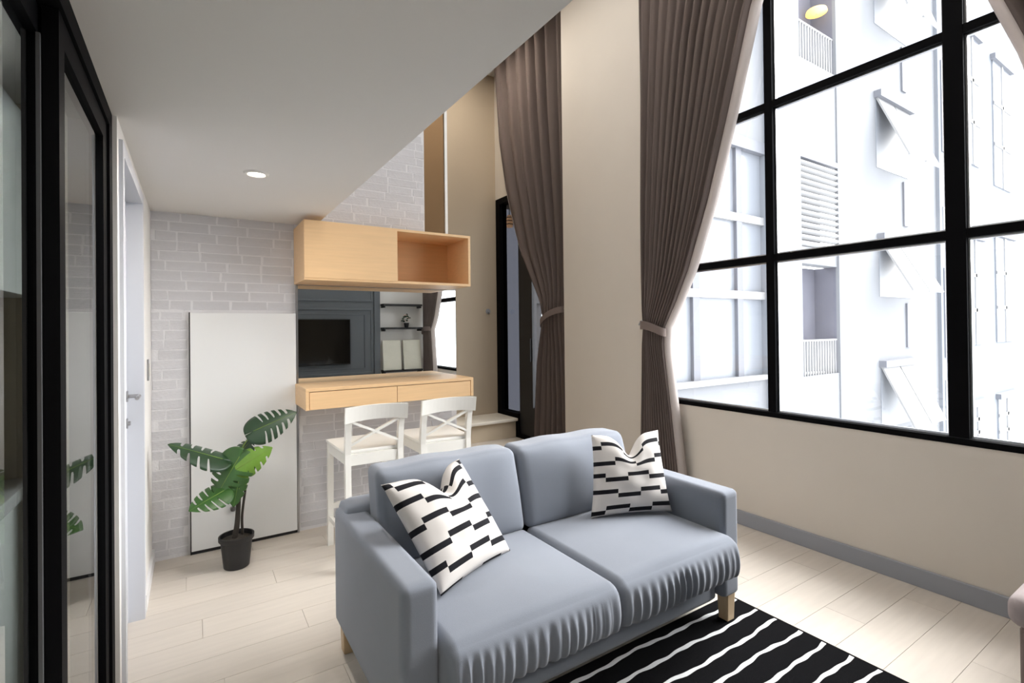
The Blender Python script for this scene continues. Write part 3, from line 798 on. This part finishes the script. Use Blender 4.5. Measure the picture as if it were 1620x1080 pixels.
# ------------------------------------------------------------------ curtains
def curtain(name, tab, xc, folds, amp, label, lead, tie, hook_y, edge_w=.05, seed=1):
    """tab: (z, y_a, y_b) falling z; lead = 0/1 which side is the leading edge; tie = (z, tilt)"""
    rr = random.Random(seed); ph = [rr.uniform(0, 6.28) for _ in range(4)]
    z1, z0 = tab[0][0], tab[-1][0]
    root = thing(name, (xc, (tab[-1][1]+tab[-1][2])/2, 0), label, 'curtain')
    wmax = abs(tab[0][2]-tab[0][1])
    def P(s, z):
        ya, yb = lerp_table(tab, z); wd = abs(yb-ya)
        cmp_ = wd/wmax
        A = amp*(.55+.45*cmp_)
        e = math.exp(-((z-tie[0])/.10)**2)
        A *= 1-.45*e
        fo = math.sin(2*PI*folds*s + .7*math.sin(5*s+ph[0]+.25*z) + .25*math.sin(1.7*z+ph[1]))
        fo = fo*(.8+.2*math.sin(11*s+ph[2])) + .18*math.sin(2*PI*folds*2*s+ph[3])
        bulge = -.045*math.sin(PI*min(1, max(0, s)))*math.exp(-((z-tie[0])/.25)**2)
        return Vector((xc + A*fo + bulge, ya + (yb-ya)*s, z))
    def sheet(s0, s1, ns, nz, dx=0):
        bm = bmesh.new(); g = []
        for j in range(nz+1):
            z = z1 + (z0-z1)*j/nz
            g.append([bm.verts.new(P(s0+(s1-s0)*i/ns, z)+Vector((dx, 0, 0))) for i in range(ns+1)])
        for j in range(nz):
            for i in range(ns): bm.faces.new((g[j][i], g[j][i+1], g[j+1][i+1], g[j+1][i]))
        return bm
    o = obj('drape', sheet(0, 1, folds*12, 70), M_curtain, root, True)
    sol = o.modifiers.new('thick', 'SOLIDIFY'); sol.thickness = .0025
    # leading edge turned over, a paler strip painted as if catching window light
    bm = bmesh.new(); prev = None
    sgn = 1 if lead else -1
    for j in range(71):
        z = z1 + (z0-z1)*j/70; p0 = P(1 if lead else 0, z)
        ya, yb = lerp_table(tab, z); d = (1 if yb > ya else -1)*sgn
        wv = edge_w*(.55+.45*min(1, abs(yb-ya)/.6))
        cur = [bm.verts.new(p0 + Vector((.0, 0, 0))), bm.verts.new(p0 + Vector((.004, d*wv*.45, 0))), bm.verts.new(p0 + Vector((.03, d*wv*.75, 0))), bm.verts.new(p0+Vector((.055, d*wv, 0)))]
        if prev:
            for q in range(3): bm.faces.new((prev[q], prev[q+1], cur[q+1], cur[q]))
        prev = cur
    o = obj('lit_edge', bm, M_lit_edge, root, True)
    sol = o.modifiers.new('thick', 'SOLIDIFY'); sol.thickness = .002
    # tieback band round the gathered cloth
    ya, yb = lerp_table(tab, tie[0]); yc = (ya+yb)/2; ry = abs(yb-ya)/2+.012; rx = amp*.75+.035
    bm = bmesh.new(); n = 40; rings = []
    for i in range(n):
        a = 2*PI*i/n
        x = xc-.012 + rx*math.cos(a); y = yc + ry*math.sin(a)
        z = tie[0] + tie[1]*math.sin(a)*.5 + .012*math.cos(2*a)
        rings.append([bm.verts.new((x, y, z+k*.034)) for k in (-1, 1)] + [bm.verts.new((x+.004*math.cos(a), y+.004*math.sin(a), z+k*.034)) for k in (1, -1)])
    for i in range(n):
        a, b = rings[i], rings[(i+1) % n]
        for k in range(4): bm.faces.new((a[k], a[(k+1) % 4], b[(k+1) % 4], b[k]))
    tb = obj('tieback', bm, mat('tieback_fabric', (120, 107, 102), .85, .03, 8), root, True, 50)
    hz = tie[0] + tie[1]*.5*(1 if hook_y > yc else -1)+.01
    bm = tube(bmesh.new(), [(xc+.12, hook_y, hz+.02), (xc+.02, hook_y, hz+.02), (xc-.01, hook_y, hz), (xc-.02, hook_y, hz-.02)], .006, 8)
    obj('hook', bm, M_steel, root, True)
    return root
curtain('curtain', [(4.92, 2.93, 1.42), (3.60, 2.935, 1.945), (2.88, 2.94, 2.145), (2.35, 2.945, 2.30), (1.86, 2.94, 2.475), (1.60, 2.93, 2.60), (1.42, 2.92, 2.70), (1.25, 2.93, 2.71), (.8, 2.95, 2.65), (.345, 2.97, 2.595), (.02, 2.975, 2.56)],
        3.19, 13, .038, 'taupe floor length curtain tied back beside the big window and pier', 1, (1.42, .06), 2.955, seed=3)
# by the balcony door, edges taken from the photograph on its own rail plane
XC2 = 3.40
def cy(x, y): p = at(x, y, 'x', XC2); return (p.z, p.y)
lt = [cy(782, 133), cy(788, 222), cy(799, 296), cy(814, 363), cy(823, 400), cy(840, 440), cy(857, 478), cy(860, 512), cy(851, 570), cy(848, 633), cy(846, 690)]
tab2 = [(4.92, lt[0][1]+.03, 4.17)] + [(z, y, (4.17 if z > 2.2 else 4.20 if z > 1.75 else 4.235 if z > 1.4 else 4.19 if z > .8 else 4.15)) for z, y in lt if z < 4.55] + [(.02, lt[-1][1], 4.14)]
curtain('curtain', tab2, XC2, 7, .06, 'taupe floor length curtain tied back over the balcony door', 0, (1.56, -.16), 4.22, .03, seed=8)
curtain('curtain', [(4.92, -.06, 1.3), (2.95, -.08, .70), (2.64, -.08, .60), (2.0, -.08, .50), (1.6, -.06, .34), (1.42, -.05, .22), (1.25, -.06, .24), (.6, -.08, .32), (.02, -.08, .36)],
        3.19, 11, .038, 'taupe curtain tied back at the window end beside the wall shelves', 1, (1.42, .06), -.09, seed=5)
tag(obj('curtain_rail', B((3.17, 3.21, -.12, 2.95, 4.92, 4.948)), M_white_base), 'white ceiling curtain rail above the big window', 'rail')
tag(obj('curtain_rail', B((3.41, 3.45, 4.13, 5.9, 4.92, 4.948)), M_white_base), 'white curtain rail above the balcony door', 'rail')

# ------------------------------------------------------------------ television wall behind the camera, seen in the mirror
YT = -.07
wf = struct('wall_front', B((.62, XW-.02, YT-.14, YT, -.12, ZT), (-1.25, .62, -1.75, -1.65, -.12, ZT), (.62, .72, -1.7, YT-.14, -.12, ZT)), M_white, 'pale wall opposite the mirror with slate panelling and shelves')
tp = thing('tv_panelling', (1.4, YT, 0), 'slate grey moulded wall panelling around the television', 'panelling')
obj('backing', B((.64, 2.44, YT, YT+.02, 0, 2.6)), M_tvgrey, tp)
for (x0, x1, z0, z1) in ((.72, 2.34, 1.86, 2.5), (.72, 2.34, .76, 1.76)):
    for b in ((x0, x1, z0, z0+.03), (x0, x1, z1-.03, z1), (x0, x0+.03, z0+.03, z1-.03), (x1-.03, x1, z0+.03, z1-.03)):
        obj('moulding', B((b[0], b[1], YT+.02, YT+.034, b[2], b[3]), bev=.004), M_tvgrey, tp)
for b in ((.82, 2.22, .84, .855), (.82, 2.22, 1.66, 1.675), (.82, .835, .855, 1.66), (2.205, 2.22, .855, 1.66)):
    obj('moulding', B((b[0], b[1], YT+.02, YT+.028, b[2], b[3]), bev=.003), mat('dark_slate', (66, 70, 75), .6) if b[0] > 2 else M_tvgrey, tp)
obj('end_post', B((2.36, 2.45, YT+.02, YT+.05, 0, 2.6), bev=.003), M_tvgrey, tp)
tv = thing('television', (1.40, YT+.05, .91), 'black flat screen television on the slate panelling', 'television')
obj('housing', B((.81, 1.99, YT+.03, YT+.07, .915, 1.595), bev=.006), M_pot, tv)
obj('screen', B((.822, 1.978, YT+.07, YT+.073, .935, 1.583)), M_screen, tv)
for zz, nm in ((1.83, 'top black wall shelf above the flowerpot'), (1.465, 'black wall shelf carrying the small flowerpot'), (.80, 'low black wall shelf carrying two cream canvases')):
    t = thing('wall_shelf', (2.86, YT, zz), nm, 'shelf', 'black wall shelves')
    obj('board', B((2.47, 3.10, YT, YT+.17, zz-.03, zz), bev=.002), M_blackm, t)
    for x in (2.48, 3.07): obj('bracket', B((x, x+.02, YT, YT+.15, zz-.06, zz-.03)), M_blackm, t)
fp = thing('flowerpot', (2.86, YT+.09, 1.465), 'small dark flowerpot with pink and white blossoms on black shelf', 'plant')
obj('pot', lathe(bmesh.new(), 2.86, YT+.09, [(.03, 1.465), (.042, 1.53), (.044, 1.535), (.038, 1.532)], 20), M_pot, fp, True, 40)
rr = random.Random(3)
for k in range(26):
    a, e, r = rr.uniform(0, 6.28), rr.uniform(.1, 1.4), rr.uniform(.05, .10)
    c = Vector((2.86+r*math.cos(a)*math.cos(e), YT+.09+.7*r*math.sin(a)*math.cos(e), 1.55+.13*math.sin(e)*r/.1))
    bm = bmesh.new(); bmesh.ops.create_icosphere(bm, subdivisions=1, radius=rr.uniform(.012, .024), matrix=Matrix.Translation(c) @ Matrix.Diagonal((1, 1, .7, 1)))
    fl_ = k % 3 == 0
    obj('blossom' if fl_ else 'leaf', bm, mat('pink_blossom', (232, 206, 196), .7) if fl_ else M_green, fp, True)
for x0, x1, by in ((2.475, 2.765, 'slate panelling'), (2.805, 3.095, 'curtain')):
    t = thing('canvas', ((x0+x1)/2, YT+.09, .80), 'plain cream canvas leaning on the low black shelf next to the ' + by, 'canvas', 'cream canvases on the low shelf')
    bm = B((x0, x1, YT+.10, YT+.125, .80, 1.262), bev=.004)
    for v in bm.verts: v.co.y -= (v.co.z-.8)*.12
    obj('face', bm, M_canvas, t)
    bm = B((x0+.01, x1-.01, YT+.088, YT+.10, .80, 1.25))
    for v in bm.verts: v.co.y -= (v.co.z-.8)*.12
    obj('stretcher_frame', bm, M_leg, t)

# ------------------------------------------------------------------ building across the courtyard
YF = 7.5
ab = thing('apartment_building', (16, YF, -14), 'white apartment block outside the window with loggias and awning windows', 'building')
def fx(x, y=520): return at(x, y, 'y', YF).x
def fz(x, y): return at(x, y, 'y', YF).z
def ext(name, x0, x1, z0, z1, y0, y1, m, parent=ab): return obj(name, B((x0, x1, y0, y1, z0, z1)), m, parent)
ZLO, ZHI = -14, 26
xa, xb, xc_, xd, xe, xf, xg = fx(1040), fx(1212), fx(1256), fx(1327), fx(1368), fx(1484), fx(1504)
# storeys of loggias: openings between xc_ and xd
floors = [(-4.85, 3.25, 6.4), (0, 3.3, 6.45), (9.1, 12.5, 15.5)]
ext('wall', 8.0, xa+.2, ZLO, ZHI, YF, YF+.4, M_concrete)
ext('wall', xb, xc_, ZLO, ZHI, YF-.25, YF+.4, M_ext2)
ext('wall', xd, xe, ZLO, ZHI, YF-.04, YF+.06, M_concrete)
ext('wall', xe, xf, ZLO, ZHI, YF, YF+.4, M_concrete)
ext('wall', xf, xg+.6, ZLO, ZHI, YF-.12, YF+.4, M_ext2)
# loggia bay
z_rb, z_rt, z_ot = fz(1290, 594), fz(1290, 537), fz(1290, 418)
z_lt, z_lb = fz(1290, 248), fz(1290, 392)
z_ub = fz(1285, 100)
ext('wall', xc_, xd, ZLO, z_rb, YF, YF+.4, M_concrete)
ext('wall', xc_, xd, z_ot, z_lb, YF+.02, YF+.4, M_concrete)
ext('wall', xc_, xd, z_lt, z_ub, YF, YF+.4, M_concrete)
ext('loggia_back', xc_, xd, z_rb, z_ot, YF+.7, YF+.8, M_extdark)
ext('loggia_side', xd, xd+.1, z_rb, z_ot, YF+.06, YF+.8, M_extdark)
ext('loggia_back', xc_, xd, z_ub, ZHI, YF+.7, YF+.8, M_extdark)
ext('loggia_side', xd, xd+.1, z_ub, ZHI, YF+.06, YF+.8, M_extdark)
ext('loggia_back', xc_, xd, z_lb, z_lt, YF+.5, YF+.6, M_extgrey)
lvr = ext('louvre_frame', xc_+.1, xd, z_lt-.16, z_lt, YF-.06, YF+.1, M_extgrey)
nsl = 14
for k in range(nsl):
    z = z_lb + (z_lt-.2-z_lb)*(k+.5)/nsl
    bm = bar(bmesh.new(), (xc_+.1, YF+.02, z), (xd, YF+.02, z), .14, .07, (0, .5, 1)); obj('louvre_slat', bm, M_extblind, ab)
def railing(z0, z1):
    r_ = ext('balcony_rail', xc_, xd, z1-.05, z1, YF+.05, YF+.10, M_extblind)
    n = 17
    for k in range(n):
        x = xc_ + (xd-xc_)*(k+.5)/n
        obj('baluster', B((x-.022, x+.022, YF+.055, YF+.095, z0, z1-.05)), M_extblind, r_)
railing(z_rb, z_rt); railing(z_ub, z_ub+1.15)
lp = tag(obj('balcony_lamp', lathe(bmesh.new(), xd-.35, YF+.35, [(.05, z_ub+2.2), (.28, z_ub+2.1), (.30, z_ub+2.02), (.02, z_ub+1.98)], 20), emis('amber_lamp', (255, 206, 110), 1.6), None, True), 'round amber lamp glowing in the upper loggia across the courtyard', 'lamp')
# glazed stair tower bay
g0, g1 = xa+.2, xb
gb = ext('curtain_wall_glass', g0, g1, fz(1150, 598), fz(1190, 222), YF+.12, YF+.2, M_extglass)
ext('wall', g0, g1, ZLO, fz(1150, 598), YF, YF+.4, M_concrete)
ext('wall', g0, g1, fz(1190, 222), ZHI, YF, YF+.4, M_concrete)
ext('sill', g0, g1, fz(1150, 598)-.12, fz(1150, 598), YF-.12, YF, M_extblind)
ext('lintel', g0, g1, fz(1190, 222)-.3, fz(1190, 222), YF-.05, YF+.12, M_extgrey)
for z in (fz(1170, 343), fz(1170, 466)): ext('glazing_bar', g0, g1, z-.1, z+.1, YF+.02, YF+.12, M_extblind)
for x in (fx(1104), fx(1174)): ext('glazing_bar', x-.12, x+.12, fz(1150, 598), fz(1190, 222)-.3, YF+.03, YF+.12, M_extgrey)
# awning windows on the middle bay
for (px0, px1, pyt, pyb) in ((1390, 1440, -70, 60), (1390, 1440, 172, 275), (1392, 1442, 385, 470), (1392, 1442, 578, 672)):
    x0, x1 = fx(px0), fx(px1); zt, zb = fz(1415, pyt), fz(1415, pyb)
    wn = ext('window', x0, x1, zb, zt, YF-.02, YF+.01, M_extglass)
    obj('window_hood', B((x0-.1, x1+.1, YF-.22, YF, zt, zt+.22)), M_extgrey, wn)
    for a, b in ((x0, (x0+x1)/2-.05), ((x0+x1)/2+.05, x1)):
        bm = bmesh.new(); bar(bm, ((a+b)/2, YF-.05, zt), ((a+b)/2, YF-.95, zb+.15), b-a, .06, (0, 1, 0)); obj('awning_sash', bm, M_extblind, wn)
    obj('drain_pipe', B((x1-.5, x1-.15, YF-.06, YF, zb-1.8, zb-.2)), M_extgrey, wn)
# narrow windows next to the wide mullion
for (pyt, pyb, m) in ((105, 245, M_extgrey), (330, 365, M_extblind), (425, 565, M_extgrey), (600, 690, M_extblind)):
    ext('window', fx(1488), fx(1497), fz(1492, pyb), fz(1492, pyt), YF-.16, YF-.1, m)
# far wing
fw = thing('far_wing', (33, YF, -14), 'far pale blue apartment wing with rows of tall windows', 'building')
ext('wall', xg+.6, 60, ZLO, ZHI, YF+.1, YF+.5, M_ext2, fw)
for (px0, px1, rows) in ((1536, 1557, ((65, 262), (380, 545), (642, 705))), (1580, 1606, ((112, 300), (378, 540), (628, 705)))):
    for pyt, pyb in rows:
        xm_ = (px0+px1)/2
        x0, x1, zt, zb = fx(px0), fx(px1), fz(xm_, pyt), fz(xm_, pyb)
        wn = ext('window', x0, x1, zb, zt, YF+.04, YF+.11, M_extglass, fw)
        obj('window_hood', B((x0-.2, x1+.2, YF-.1, YF+.1, zt, zt+.25)), M_extgrey, wn)
        obj('glazing_bar', B(((x0+x1)/2-.1, (x0+x1)/2+.1, YF, YF+.05, zb, zt)), M_extblind, wn)
        for f in (.33, .66): obj('glazing_bar', B((x0, x1, YF, YF+.05, zb+(zt-zb)*f-.08, zb+(zt-zb)*f+.08)), M_extblind, wn)
